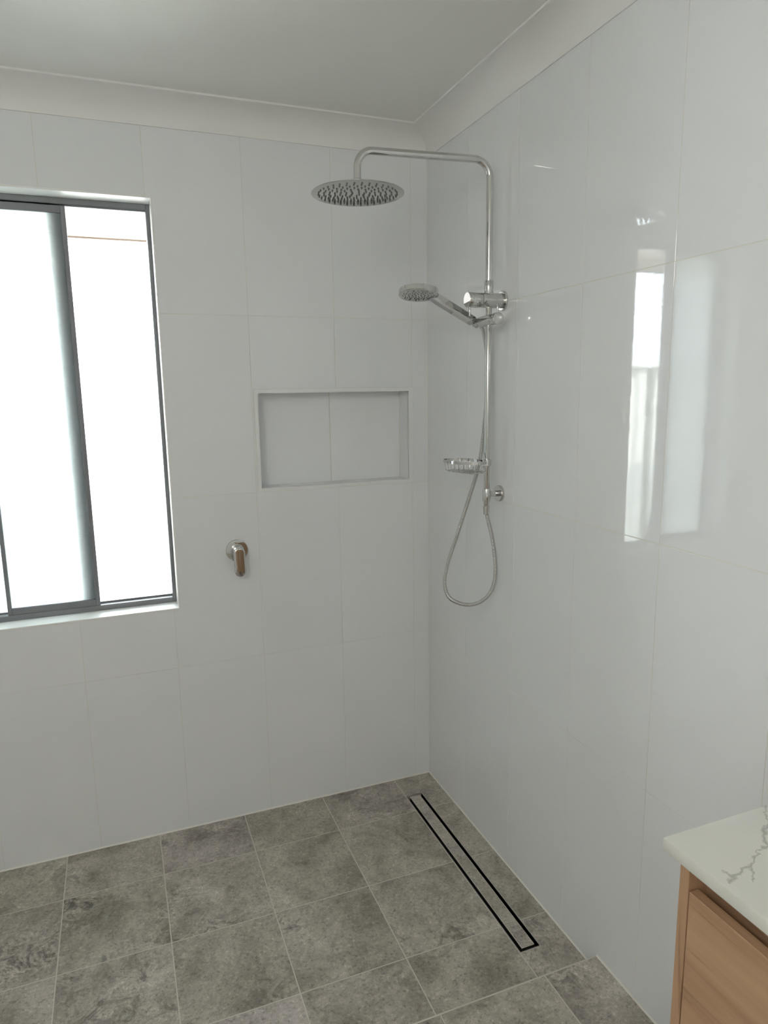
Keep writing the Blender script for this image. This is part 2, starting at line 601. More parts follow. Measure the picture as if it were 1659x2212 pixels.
rows = [0.001, 0.619, 1.2190, 1.819, CEIL - 0.02]
cols_b = [LEFT, -2.166, -1.866, -1.566, -1.266, -0.966, -0.663, -0.3615, -0.065, 0.0]
tile_wall(wall_back, cols_b, rows, back3, [(WX0, WZ0, WX1, WZ1), (NX0 - 0.0015, NZ0 - 0.0005, NX1 + 0.0015, NZ1 + 0.0015)], 1)
cols_r = [FRONT, -3.346, -3.042, -2.738, -2.434, -2.130, -1.826, -1.522, -1.218, -0.914, -0.612, -0.310, 0.0]
tile_wall(wall_right, cols_r, rows, right3, [], 0)

# niche: lining tiles and mitred edge trim, parts of the back wall
ND, TW = 0.088, 0.0125
ix0, ix1, iz0, iz1 = NX0 + TW, NX1 - TW - 0.006, NZ0 + TW, NZ1 - TW
for a0, a1 in ((ix0 - 0.004, -0.3625), (-0.3612, ix1 + 0.004)):
    bm = box(bmesh.new(), (a0 + J, ND, iz0 - 0.004), (a1 - J, ND + 0.008, iz1 + 0.004))
    finish(bm, 'niche_tile', 'tile', wall_back, loc=((a0 + a1) / 2, ND, 1.4))
bm = box(bmesh.new(), (ix0 - 0.006, ND + 0.002, iz0 - 0.006), (ix1 + 0.006, ND + 0.012, iz1 + 0.006))
finish(bm, 'niche_back', 'grout', wall_back)
for a, b in (((NX0 + 0.004, 0.004, iz0), (ix0, ND, iz1)), ((ix1, 0.004, iz0), (NX1 - 0.004, ND, iz1)),
             ((NX0 + 0.004, 0.004, NZ0 + 0.004), (NX1 - 0.004, ND, iz0)), ((NX0 + 0.004, 0.004, iz1), (NX1 - 0.004, ND, NZ1 - 0.004))):
    bm = box(bmesh.new(), a, b)
    finish(bm, 'niche_tile', 'tile', wall_back, loc=tuple((p + q) / 2 for p, q in zip(a, b)))
bm = box(bmesh.new(), (NX1 - TW - 0.006 - 0.0016, ND - 0.002, iz0), (NX1 - TW - 0.006, ND, iz1))
finish(bm, 'niche_joint', 'grout', wall_back)
def mitre_frame(x0, x1, z0, z1, w, y0, y1, name, m, parent, wr=None):
    wr = w if wr is None else wr
    O = [(x0, z0), (x1, z0), (x1, z1), (x0, z1)]
    I = [(x0 + w, z0 + w), (x1 - wr, z0 + w), (x1 - wr, z1 - w), (x0 + w, z1 - w)]
    for k in range(4):
        k2 = (k + 1) % 4
        q = [O[k], O[k2], I[k2], I[k]]
        bm = bmesh.new()
        A = [bm.verts.new((a, y0, b)) for a, b in q]
        B = [bm.verts.new((a, y1, b)) for a, b in q]
        bm.faces.new(A); bm.faces.new(B[::-1])
        for i in range(4): bm.faces.new((A[i], A[(i + 1) % 4], B[(i + 1) % 4], B[i]))
        finish(bm, name, m, parent, loc=(sum(p[0] for p in q) / 4, y0, sum(p[1] for p in q) / 4))
mitre_frame(NX0, NX1, NZ0, NZ1, TW, -0.0008, 0.006, 'niche_trim', 'niche_trim', wall_back, TW + 0.006)

# coved cornice: one length per wall, mitred in the corners
def cove_profile():
    pts = [(0.0, COVE - 0.001), (0.004, COVE - 0.001), (0.004, COVE + 0.004)]
    R_ = 0.079
    for k in range(0, 13):
        a = math.radians(180 - 90 * k / 12)
        pts.append((0.083 + R_ * math.cos(a), COVE + 0.004 - 0.004 + R_ * math.sin(a) * 0.93))
    pts += [(0.083, CEIL - 0.006), (0.0895, CEIL - 0.006), (0.0895, CEIL)]
    return pts
def cornice(name, p0, p1, inward, e0, e1, label):
    """p0->p1 along the wall; inward unit vector; e0/e1 = +1 when that end mitres into a neighbour"""
    p0, p1, n = Vector(p0), Vector(p1), Vector(inward)
    d = (p1 - p0).normalized()
    bm = bmesh.new()
    pr = cove_profile()
    A, B = [], []
    for off, z in pr:
        A.append(bm.verts.new(p0 + n * off + d * off * e0 + Vector((0, 0, z))))
        B.append(bm.verts.new(p1 + n * off - d * off * e1 + Vector((0, 0, z))))
    A.append(bm.verts.new(p0 + Vector((0, 0, CEIL)))); B.append(bm.verts.new(p1 + Vector((0, 0, CEIL))))
    for k in range(len(A)):
        k2 = (k + 1) % len(A)
        bm.faces.new((A[k], A[k2], B[k2], B[k]))
    bm.faces.new(A); bm.faces.new(B[::-1])
    tag(finish(bm, name, 'cornice', smooth=40), label, 'cornice', kind='structure')
cornice('trim_1', (LEFT, 0, 0), (0, 0, 0), (0, -1, 0), 1, 1, 'white coved cornice above the back wall and window')
cornice('trim_2', (0, 0, 0), (0, FRONT, 0), (-1, 0, 0), 1, 1, 'white coved cornice above the glossy right wall')
cornice('trim_3', (LEFT, FRONT, 0), (LEFT, 0, 0), (1, 0, 0), 1, 1, 'white coved cornice above the left wall')
cornice('trim_4', (0, FRONT, 0), (LEFT, FRONT, 0), (0, 1, 0), 1, 1, 'white coved cornice above the front wall')

# floor: recessed shower base and the raised bathroom floor
STEP, UP = -1.073, 0.046
DX0, DX1, DY0, DY1 = -0.1590, -0.0925, -0.9450, -0.1240     # drain outer edge
bm = bmesh.new()
for c in subtract((LEFT, STEP - 0.002, 0.0015, 0.0015), [(DX0 + 0.002, DY0 + 0.002, DX1 - 0.002, DY1 - 0.002)]):
    box(bm, (c[0], c[1], -0.10), (c[2], c[3], -0.0006))
box(bm, (LEFT, STEP - 0.02, -0.12), (0.0, 0.0, -0.10))
floor = tag(finish(bm, 'floor', 'floor_grout'), 'grey stone-look tiled floor with a recessed shower area', 'floor', kind='structure')
bm = box(bmesh.new(), (LEFT, FRONT, -0.12), (0.0, STEP + 0.0, UP - 0.0006))
finish(bm, 'raised_base', 'floor_grout', floor)
fl3 = lambda a, b, h: Vector((a, b, h))
FJ = 0.0016
def tile_floor(cols, rws, z, holes):
    for a0, a1 in zip(cols, cols[1:]):
        for b0, b1 in zip(rws, rws[1:]):
            cells = subtract((a0 + FJ, b0 + FJ, a1 - FJ, b1 - FJ), holes)
            if not cells: continue
            c = ((a0 + a1) / 2, (b0 + b1) / 2, z)
            bm = poly_prism(bmesh.new(), cells, fl3, z - 0.0008, z, 0.0003)
            finish(bm, 'tile', 'floor_tile', floor, loc=c)
tile_floor([LEFT, -1.982, -1.678, -1.374, -1.0705, -0.7670, -0.4635, -0.1600, -0.001], [STEP + 0.001, -0.8400, -0.5325, -0.2245, -0.001], 0.0,
           [(DX0 - 0.002, DY0 - 0.002, DX1 + 0.002, DY1 + 0.002)])
tile_floor([LEFT, -1.992, -1.688, -1.384, -1.080, -0.776, -0.472, -0.168, -0.001], [FRONT, -3.21, -2.905, -2.60, -2.295, -1.99, -1.685, -1.380, STEP - 0.0015], UP, [])
bm = box(bmesh.new(), (LEFT, STEP - 0.0022, UP - 0.02), (-0.0005, STEP + 0.0008, UP + 0.0003))
finish(bm, 'step_edge', 'floor_grout', floor)
bm = box(bmesh.new(), (LEFT, STEP, 0.0), (-0.0005, STEP + 0.001, UP - 0.02))
finish(bm, 'step_riser', 'floor_tile', floor)
# silicone lines between floor and walls
def caulk(name, a, b, d, label, z=0.0):
    a, b, n = Vector(a), Vector(b), Vector(d)
    bm = bmesh.new()
    vs = [[bm.verts.new(p + n * o + Vector((0, 0, h))) for o, h in ((0, z), (0.0042, z), (0.0015, z + 0.0015), (0, z + 0.0042))] for p in (a, b)]
    for k in range(4):
        bm.faces.new((vs[0][k], vs[0][(k + 1) % 4], vs[1][(k + 1) % 4], vs[1][k]))
    bm.faces.new(vs[0]); bm.faces.new(vs[1][::-1])
    tag(finish(bm, name, 'caulk'), label, 'trim', kind='structure')
caulk('trim_5', (LEFT, 0, 0), (0, 0, 0), (0, -1, 0), 'thin white silicone line where the back wall meets the floor')
caulk('trim_6', (0, 0, 0), (0, STEP, 0), (-1, 0, 0), 'thin white silicone line between shower floor and right wall')
caulk('trim_7', (0, STEP, 0), (0, FRONT, 0), (-1, 0, 0), 'thin white silicone line between raised floor and right wall', UP)
bm = box(bmesh.new(), (-0.0016, -0.0016, 0.004), (0.0, 0.0, COVE))
tag(finish(bm, 'trim_8', 'caulk'), 'thin pale silicone line up the corner of the two tiled walls', 'trim', kind='structure')

# ------------------------------------------------------------------ window
FY, FB = 0.078, 0.128          # frame front and back
win = thing('window_1', (WX0, FY, WZ0), 'charcoal aluminium sliding window with one obscure and one clear pane', 'window', kind='structure')
t_ = 0.006
for nm, a, b in (('reveal', (WX0, -0.0012, WZ1 - t_), (WX1, 0.13, WZ1)), ('reveal', (WX0, -0.0012, WZ0), (WX1, 0.13, WZ0 + t_)),
                 ('reveal', (WX0, -0.0012, WZ0 + t_), (WX0 + t_, 0.13, WZ1 - t_)), ('reveal', (WX1 - t_, -0.0012, WZ0 + t_), (WX1, 0.13, WZ1 - t_))):
    finish(box(bmesh.new(), a, b, 0.0012, 1), nm, 'white_trim', win, loc=a)
X0, X1, Z0, Z1 = WX0 + t_, WX1 - t_, WZ0 + t_, WZ1 - t_
def member(name, a, b, m='frame', par=None, bev=0.0012):
    return finish(box(bmesh.new(), a, b, bev, 1), name, m, par or win, loc=tuple((p + q) / 2 for p, q in zip(a, b)))
member('jamb', (X0, FY, Z0), (X0 + 0.014, FB, Z1))
member('jamb', (X1 - 0.012, FY, Z0), (X1, FB, Z1))
member('head', (X0 + 0.014, FY, Z1 - 0.018), (X1 - 0.012, FB, Z1))
member('sill', (X0 + 0.014, FY, Z0), (X1 - 0.012, FB, Z0 + 0.018))
member('track', (X0 + 0.014, FY + 0.006, Z1 - 0.023), (X1 - 0.012, FY + 0.010, Z1 - 0.017))
member('track', (X0 + 0.014, FY + 0.026, Z0 + 0.017), (X1 - 0.012, FY + 0.030, Z0 + 0.024))
# front sliding sash with obscure glass
SY0, SY1 = FY + 0.006, FY + 0.022
sx0, sx1, sz0, sz1 = -1.4835, -1.2010, Z0 + 0.014, Z1 - 0.016
sash = member('sliding_sash', (sx1 - 0.0135, SY0, sz0), (sx1, SY1, sz1))
sash['label'] = 'sliding sash with obscure glass'
def sub(name, a, b, m='frame', par=sash):
    return member(name, a, b, m, par)
sub('stile', (sx0, SY0, sz0), (sx0 + 0.0125, SY1, sz1))
sub('rail', (sx0 + 0.0125, SY0, sz0), (sx1 - 0.0135, SY1, sz0 + 0.026))
sub('rail', (sx0 + 0.0125, SY0, sz1 - 0.028), (sx1 - 0.0135, SY1, sz1))
gl = finish(box(bmesh.new(), (sx0 + 0.010, SY0 + 0.006, sz0 + 0.020), (sx1 - 0.011, SY0 + 0.010, sz1 - 0.022)), 'glass', 'obscure', sash, loc=(sx0, SY0, sz0))
gl['label'] = 'obscure textured glass'
# fixed light behind it
RY0, RY1 = FY + 0.030, FY + 0.046
fx = member('fixed_light', (-1.2555, RY0, Z0 + 0.018), (-1.2080, RY1, Z1 - 0.018))
fx['label'] = 'interlocking stile of the clear fixed pane'
gl = finish(box(bmesh.new(), (-1.2082, RY0 + 0.006, Z0 + 0.017), (X1 - 0.011, RY0 + 0.010, Z1 - 0.017)), 'glass', 'glass', fx, loc=(-1.1, RY0, 1.5))
gl['label'] = 'clear glass'

gl = finish(box(bmesh.new(), (X0 + 0.012, RY0 + 0.006, Z0 + 0.017), (-1.466, RY0 + 0.010, Z1 - 0.017)), 'glass', 'obscure', fx, loc=(X0, RY0, 1.5))
gl['label'] = 'obscure textured glass'

# ------------------------------------------------------------------ outside the window
bm = box(bmesh.new(), (-9, 0.13, -0.25), (6, 12, -0.15))
tag(finish(bm, 'outdoor_ground', 'ground'), 'pale paved ground outside the window', 'ground', kind='structure')
GY = 1.62
fence = thing('boundary_fence', (-2.4, GY, -0.15), 'pale ribbed steel boundary fence outside the window', 'fence')
bmp = bmesh.new()
px = -2.515
def fence_panel(x0, x1):
    bm = bmesh.new()
    n = 40
    prof = []
    x = x0
    step = (x1 - x0) / 12
    for k in range(12):
        a = x0 + k * step
        prof += [(a, 0), (a + step * 0.38, 0), (a + step * 0.5, 0.03), (a + step * 0.88, 0.03)]
    prof.append((x1, 0))
    A = [bm.verts.new((p, GY + q, -0.15)) for p, q in prof]
    B = [bm.verts.new((p, GY + q, 1.725)) for p, q in prof]
    for k in range(len(A) - 1): bm.faces.new((A[k], A[k + 1], B[k + 1], B[k]))
    A2 = [bm.verts.new((p, GY + q + 0.002, -0.15)) for p, q in prof]
    B2 = [bm.verts.new((p, GY + q + 0.002, 1.725)) for p, q in prof]
    for k in range(len(A) - 1): bm.faces.new((A2[k], B2[k], B2[k + 1], A2[k + 1]))
    for q in ((A, A2), (B, B2)):
        for k in range(len(A) - 1): bm.faces.new((q[0][k], q[0][k + 1], q[1][k + 1], q[1][k]))
    finish(bm, 'panel', 'fence', fence, loc=((x0 + x1) / 2, GY, 0.7))
for k in range(-2, 2):
    fence_panel(px + k * 2.38 + 0.018, px + (k + 1) * 2.38 - 0.018)
    finish(box(bmesh.new(), (px + k * 2.38 - 0.018, GY - 0.03, -0.15), (px + k * 2.38 + 0.018, GY + 0.05, 1.70), 0.003), 'post', 'fence_post', fence, loc=(px + k * 2.38, GY, 0.7))
    finish(box(bmesh.new(), (px + k * 2.38 + 0.018, GY - 0.02, 1.684), (px + (k + 1) * 2.38 - 0.018, GY + 0.045, 1.698), 0.003), 'top_rail', 'fence_post', fence, loc=(px + k * 2.38 + 1.19, GY, 1.7))
eave = thing('roof_eave', (-1.2, 0.4, 2.2), 'tan boarded eave with a dark gutter lip above the window', 'eave')
finish(box(bmesh.new(), (-5, 0.131, 2.215), (3, 0.62, 2.235)), 'soffit', 'soffit', eave, loc=(-1, 0.35, 2.225))
finish(box(bmesh.new(), (-5, 0.60, 2.160), (3, 0.64, 2.36), 0.003), 'fascia', 'soffit', eave, loc=(-1, 0.62, 2.25))
finish(box(bmesh.new(), (-5, 0.6, 2.1535), (3, 0.645, 2.1595)), 'drip_edge', 'gutter', eave, loc=(-1, 0.62, 2.15))

# ------------------------------------------------------------------ shower rail set
PX, PY = -0.0495, -0.5355
rail = thing('shower_rail', (0, PY, 1.243), 'tall chrome rain shower rail fixed to the glossy right wall', 'shower rail')
# lower rail
finish(rod(bmesh.new(), (PX, PY, 1.2078), (PX, PY, 1.815), 0.0092), 'rail', 'chrome', rail, loc=(PX, PY, 1.5), smooth=40)
# upper pipe with overhead arm
HX, HY, HZ = -0.4445, -0.512, 2.099
path = arc_path((PX, PY, 1.835), (PX, PY, 2.2085), (-0.25, PY + 0.0125, 2.206), 0.048)
path += arc_path((-0.25, PY + 0.0125, 2.206), (HX, HY, 2.2035), (HX, HY, HZ + 0.02), 0.044)[1:]
finish(tube(bmesh.new(), path, 0.0103, 32), 'overhead_arm', 'chrome', rail, loc=(-0.2, PY, 2.2), smooth=50)
finish(rod(bmesh.new(), (PX, PY, 1.839), (PX, PY, 1.878), 0.0135), 'collar', 'chrome', rail, loc=(PX, PY, 1.85), smooth=40)
# diverter
dv = finish(lathe(bmesh.new(), (-0.006, PY, 1.8225), (-1, 0, 0), [(0, 0), (0.0215, 0), (0.0215, 0.0685), (0.0205, 0.0695), (0, 0.0695)]), 'diverter', 'chrome', rail, loc=(-0.04, PY, 1.8225), smooth=40)
finish(lathe(bmesh.new(), (-0.0765, PY, 1.8225), (-1, 0, 0), [(0, 0), (0.0208, 0), (0.0215, 0.001), (0.0215, 0.044), (0.0205, 0.0452), (0, 0.0452)]), 'diverter_knob', 'chrome', dv, loc=(-0.09, PY, 1.8225), smooth=40)
finish(rod(bmesh.new(), (-0.112, PY, 1.803), (-0.112, PY, 1.776), 0.0030), 'diverter_lever', 'chrome', dv, loc=(-0.112, PY, 1.79), smooth=40)
def flange(z, rad, th, name='wall_flange'):
    return finish(lathe(bmesh.new(), (-0.0003, PY, z), (-1, 0, 0), [(0, 0), (rad, 0), (rad, th * 0.75), (rad - 0.0015, th), (0, th)], 56), name, 'chrome', rail, loc=(0, PY, z), smooth=40)
flange(1.8225, 0.0290, 0.007)
flange(1.2430, 0.0255, 0.010)
# bottom bracket
finish(rod(bmesh.new(), (PX, PY, 1.221), (PX, PY, 1.260), 0.0122), 'rail_socket', 'chrome', rail, loc=(PX, PY, 1.24), smooth=40)
finish(rod(bmesh.new(), (PX + 0.008, PY, 1.243), (-0.008, PY, 1.243), 0.0095), 'bracket_stem', 'chrome', rail, loc=(-0.02, PY, 1.243), smooth=40)
# slider holding the hand shower
SZ = 1.7655
sl = finish(rod(bmesh.new(), (PX, -0.580, SZ), (PX, -0.4835, SZ), 0.0158, chamfer=0.004), 'slider', 'chrome', rail, loc=(PX, PY, SZ), smooth=40)
finish(rod(bmesh.new(), (PX, -0.5945, SZ), (PX, -0.5795, SZ), 0.0175, chamfer=0.0012, n=48), 'slider_knob', 'chrome', sl, loc=(PX, -0.59, SZ), smooth=40)
finish(rod(bmesh.new(), (PX, -0.587, SZ + 0.016), (PX, -0.587, SZ + 0.043), 0.0028), 'slider_lever', 'chrome', sl, loc=(PX, -0.587, SZ + 0.03), smooth=40)
AX = (Vector((-0.2580, -0.4950, 1.8420)) - Vector((-0.0560, -0.4700, 1.7640))).normalized()
finish(lathe(bmesh.new(), Vector((-0.0560, -0.4700, 1.7640)) - AX * 0.009, AX, [(0.0097, 0), (0.0135, 0), (0.0145, 0.001), (0.0145, 0.013), (0.0135, 0.014), (0.0097, 0.014), (0.0097, 0)], 36), 'holder_ring', 'chrome', sl, loc=(-0.056, -0.47, 1.764), smooth=40)
# rain head
hd = finish(lathe(bmesh.new(), (HX, HY, HZ - 0.0085), (0, 0, 1), [(0, 0), (0.1245, 0.0), (0.1265, 0.0010), (0.1265, 0.0018), (0.1250, 0.0034), (0.05, 0.0078), (0.024, 0.0115), (0, 0.0115)], 96), 'rain_head', 'chrome_soft', rail, loc=(HX, HY, HZ), smooth=35)
hd['label'] = 'wide round rain head'
finish(lathe(bmesh.new(), (HX, HY, HZ), (0, 0, 1), [(0, 0), (0.0105, 0), (0.0105, 0.005), (0.0138, 0.0065), (0.0138, 0.029), (0.0115, 0.0305), (0.0103, 0.0305), (0, 0.0305)]), 'head_nut', 'chrome', hd, loc=(HX, HY, HZ + 0.01), smooth=40)
bm = bmesh.new()
for k in range(8):
    rad = 0.0147 * k + 0.004
    cnt = max(1, int(round(2 * math.pi * rad / 0.0200)))
    for i in range(cnt):
        a = 2 * math.pi * (i / cnt) + 0.35 * k
        lathe(bm, (HX + rad * math.cos(a), HY + rad * math.sin(a), HZ - 0.0082), (0, 0, -1), [(0.0030, 0), (0.0025, 0.0012), (0.0012, 0.0042), (0, 0.0045)], 8)
nz = finish(bm, 'nozzles', 'nozzle', hd, loc=(HX, HY, HZ - 0.009), smooth=50)
nz['kind'] = 'stuff'
nz['label'] = 'dark rubber spray nozzles'

# ------------------------------------------------------------------ hand shower
Q = Vector((-0.0560, -0.4700, 1.7640))
HC = Vector((-0.2580, -0.4950, 1.8420))
hand = thing('hand_shower', Q, 'chrome round-faced hand shower resting in the rail slider', 'hand shower')
nrm = Vector((-0.10, -0.17, -1)).normalized()                    # spray direction
dir_ = (HC - Q); dir_ -= nrm * dir_.dot(nrm); dir_.normalize()
side = nrm.cross(dir_).normalized()
bm = lathe(bmesh.new(), HC - nrm * 0.008, nrm, [(0, 0), (0.0567, 0.0), (0.058, 0.0012), (0.058, 0.0148), (0.0568, 0.0160), (0, 0.0160)], 64)
finish(bm, 'spray_head', 'chrome', hand, loc=HC, smooth=35)
fp = finish(lathe(bmesh.new(), HC + nrm * 0.0079, nrm, [(0, 0.0006), (0.050, 0.0006), (0.051, 0)], 48), 'face_plate', 'chrome_soft', hand, loc=HC, smooth=35)
bm = bmesh.new()
for rad, cnt, ph in ((0.009, 6, 0.1), (0.019, 12, 0.2), (0.029, 18, 0.0), (0.039, 18, 0.1), (0.0455, 14, 0.2)):
    for i in range(cnt):
        if rad > 0.03 and i % 6 == 5: continue
        a = 2 * math.pi * i / cnt + ph
        lathe(bm, HC + nrm * 0.0084 + (dir_ * math.cos(a) + side * math.sin(a)) * rad, nrm, [(0.0022, 0), (0.0018, 0.0012), (0, 0.0014)], 8)
nz = finish(bm, 'nozzles', 'nozzle', fp, loc=HC)
nz['kind'] = 'stuff'
nz['label'] = 'dark rubber spray nozzles'
# handle: a flat chamfered bar
A_ = HC - dir_ * 0.050
ax = (A_ - Q).normalized()
up_ = (-nrm - ax * (-nrm).dot(ax)).normalized()
sd_ = ax.cross(up_).normalized()
bm = bmesh.new()
sec = [(-0.0125, -0.0055), (-0.0085, -0.0105), (0.0085, -0.0105), (0.0125, -0.0055), (0.0125, 0.0065), (0.0105, 0.0085), (-0.0105, 0.0085), (-0.0125, 0.0065)]
rings = []
stations = [(0.010, 0.80), (0.013, 0.95), (0.05, 1.0), ((A_ - Q).length - 0.05, 1.0), ((A_ - Q).length - 0.018, 0.98), ((A_ - Q).length + 0.006, 0.86)]
for d, s in stations:
    rings.append([bm.verts.new(Q + ax * d + sd_ * (a * s * 1.12) + up_ * (b * s * 1.3)) for a, b in sec])
for P_, R_ in zip(rings, rings[1:]):
    for k in range(8): bm.faces.new((P_[k], P_[(k + 1) % 8], R_[(k + 1) % 8], R_[k]))
bm.faces.new(rings[0][::-1]); bm.faces.new(rings[-1])
bmesh.ops.bevel(bm, geom=[e for e in bm.edges if len(e.link_faces) == 2 and e.calc_face_angle(0) > 0.25], offset=0.0009, segments=2, affect='EDGES')
finish(bm, 'handle', 'chrome', hand, loc=Q, smooth=30)
finish(lathe(bmesh.new(), Q + ax * 0.011, -ax, [(0, 0), (0.0078, 0), (0.0088, 0.0015), (0.0088, 0.005), (0.0078, 0.006), (0.0092, 0.0075), (0.0092, 0.012), (0.0080, 0.0130), (0.0080, 0.024), (0, 0.024)], 32), 'hose_nut', 'chrome', hand, loc=Q, smooth=35)

# ------------------------------------------------------------------ hose
HOSE = [(-0.0380, -0.4680, 1.7560), (-0.0270, -0.4675, 1.7380), (-0.0200, -0.4690, 1.7000), (-0.0165, -0.4720, 1.66), (-0.0160, -0.4750, 1.60), (-0.0200, -0.4780, 1.53), (-0.0270, -0.4790, 1.46), (-0.0335, -0.4790, 1.40), (-0.0420, -0.4790, 1.345),
             (-0.0625, -0.4850, 1.285), (-0.0900, -0.4860, 1.210), (-0.1270, -0.4870, 1.110), (-0.1590, -0.4880, 1.025), (-0.1720, -0.4900, 0.965), (-0.1620, -0.4950, 0.918), (-0.1330, -0.5050, 0.895),
             (-0.0990, -0.5200, 0.888), (-0.0640, -0.5350, 0.899), (-0.0380, -0.5480, 0.930), (-0.0265, -0.5550, 0.978), (-0.0275, -0.5540, 1.040), (-0.0350, -0.5460, 1.110), (-0.0455, -0.5380, 1.165), (PX, PY, 1.195)]
hose = thing('shower_hose', (PX, PY, 1.2), 'flexible ribbed chrome hose looping below the shower rail', 'hose')
cp = catmull(HOSE, 10)
# resample by length so that the ribs are even
L_ = [0.0]
for a, b in zip(cp, cp[1:]): L_.append(L_[-1] + (b - a).length)
pts, j = [], 0
N_ = int(L_[-1] / 0.00085)
for i in range(N_ + 1):
    s = L_[-1] * i / N_
    while j < len(L_) - 2 and L_[j + 1] < s: j += 1
    t = (s - L_[j]) / max(1e-9, L_[j + 1] - L_[j])
    pts.append(cp[j].lerp(cp[j + 1], t))
finish(tube(bmesh.new(), pts, lambda i: (0.0069, 0.0069, 0.0058, 0.0058)[i % 4], 14), 'hose_tube', 'hose', hose, loc=(PX, PY, 1.2), smooth=80)
finish(lathe(bmesh.new(), (PX, PY, 1.2065), (0, 0, -1), [(0, 0), (0.0098, 0), (0.0106, 0.001), (0.0092, 0.026), (0.0082, 0.027), (0, 0.027)], 32), 'cone_nut', 'chrome', hose, loc=(PX, PY, 1.19), smooth=40)

# ------------------------------------------------------------------ soap dish
DZ = 1.3435
dish = thing('soap_dish', (PX, PY, DZ), 'oval chrome wire soap dish clamped on the lower rail', 'soap dish')
finish(lathe(bmesh.new(), (PX, PY, DZ - 0.012), (0, 0, 1), [(0.0099, 0), (0.0130, 0), (0.0140, 0.001), (0.0140, 0.019), (0.0130, 0.020), (0.0099, 0.020), (0.0099, 0)], 40), 'clamp', 'chrome', dish, loc=(PX, PY, DZ), smooth=40)
DC = Vector((-0.1030, -0.4900, DZ))
ang = math.radians(112)
la = Vector((math.cos(ang), math.sin(ang), 0)); sa = Vector((-la.y, la.x, 0))
A1, B1 = 0.0760, 0.0480
oval = [DC + la * (A1 * math.cos(t)) + sa * (B1 * math.sin(t)) for t in [2 * math.pi * k / 64 for k in range(64)]]
def band(bm, loop, h, th, closed=True):
    m = len(loop)
    rings = []
    for i in range(m):
        t = (loop[(i + 1) % m] - loop[i - 1]).normalized() if closed else (loop[min(i + 1, m - 1)] - loop[max(i - 1, 0)]).normalized()
        n = Vector((t.y, -t.x, 0)).normalized()
        rings.append([bm.verts.new(loop[i] + n * a + Vector((0, 0, b))) for a, b in ((-th, -h), (th, -h), (th, h), (-th, h))])
    for i in range(m if closed else m - 1):
        A, B = rings[i], rings[(i + 1) % m]
        for k in range(4): bm.faces.new((A[k], A[(k + 1) % 4], B[(k + 1) % 4], B[k]))
    if not closed:
        bm.faces.new(rings[0]); bm.faces.new(rings[-1][::-1])
    return bm
finish(band(bmesh.new(), oval, 0.0045, 0.0016), 'ring', 'chrome', dish, loc=DC, smooth=30)
P0 = Vector((PX - 0.0125, PY + 0.0062, DZ - 0.002))
for tt in (math.radians(200), math.radians(262)):
    e = DC + la * (A1 * math.cos(tt)) + sa * (B1 * math.sin(tt))
    q = (P0 - e)
    lp = [e + (q * s) + Vector((0, 0, -0.002)) * s for s in (0, 0.35, 0.7, 0.98)]
    finish(band(bmesh.new(), lp, 0.0040, 0.0016, False), 'arm', 'chrome', dish, loc=e, smooth=30)
# basket wires
def wire(name, p):
    finish(tube(bmesh.new(), p, 0.0014, 8), name, 'chrome', dish, loc=p[0], smooth=60)
for k in range(9):
    a = -0.066 + 0.132 * k / 8
    w = B1 * math.sqrt(max(0.02, 1 - (a / A1) ** 2))
    z1 = DZ - 0.030
    p = [DC + la * a - sa * w, DC + la * a - sa * w, DC + la * a + sa * w, DC + la * a + sa * w]
    p[1] = p[1] * 0.9 + DC * 0.1; p[2] = p[2] * 0.9 + DC * 0.1
    p[1].z = z1; p[2].z = z1
    wire('cross_wire', arc_path(p[0], p[1], (p[1] + p[2]) / 2, 0.006, 5) + arc_path((p[1] + p[2]) / 2, p[2], p[3], 0.006, 5)[1:])
for s in (-0.026, -0.009, 0.009, 0.026):
    l = 0.066 * math.sqrt(1 - (s / 0.05) ** 2)
    wire('long_wire', [DC + sa * s + la * l + Vector((0, 0, -0.0325)), DC + sa * s - la * l + Vector((0, 0, -0.0325))])

# ------------------------------------------------------------------ wall mixer
mx_, mz_ = -0.7415, 1.0190
mixer = thing('shower_mixer', (mx_, 0, mz_), 'round chrome shower mixer with a lever, on the back wall below the niche', 'mixer tap')
finish(lathe(bmesh.new(), (mx_, -0.0002, mz_), (0, -1, 0), [(0, 0), (0.0392, 0), (0.0392, 0.0035), (0.0380, 0.0052), (0.036, 0.0056), (0, 0.0056)], 64), 'wall_plate', 'chrome', mixer, loc=(mx_, 0, mz_), smooth=35)
finish(lathe(bmesh.new(), (mx_, -0.0055, mz_), (0, -1, 0), [(0, 0), (0.0235, 0), (0.0235, 0.004), (0.0215, 0.005), (0.0215, 0.010), (0.0195, 0.011), (0.0195, 0.036), (0.0185, 0.037), (0, 0.037)], 48), 'body', 'chrome', mixer, loc=(mx_, -0.02, mz_), smooth=35)
bm = bmesh.new()
def lever_sec(hw, top, bot, n=12):
    o = []
    for k in range(n + 1):
        a = math.pi * k / n
        o.append((hw * math.cos(a), top - hw + hw * math.sin(a)))
    for k in range(n + 1):
        a = math.pi + math.pi * k / n
        o.append((hw * math.cos(a), bot + hw + hw * math.sin(a)))
    return o
front = lever_sec(0.0195, 0.020, -0.083)
tilt, yaw_ = 0.02, 0.05
rings = []
for inset, dep in ((0.002, 0.0), (0.0, 0.0015), (0.0, 0.0095), (0.0006, 0.0108), (0.0022, 0.0120), (0.005, 0.0124)):
    ring = []
    for a, b in lever_sec(0.0195 - inset, 0.020 - inset, -0.083 + inset):
        ring.append(bm.verts.new((mx_ + a, -0.043 - dep + b * tilt + a * yaw_, mz_ + b)))
    rings.append(ring)
for A, B in zip(rings, rings[1:]):
    for k in range(len(A)): bm.faces.new((A[k], A[(k + 1) % len(A)], B[(k + 1) % len(A)], B[k]))
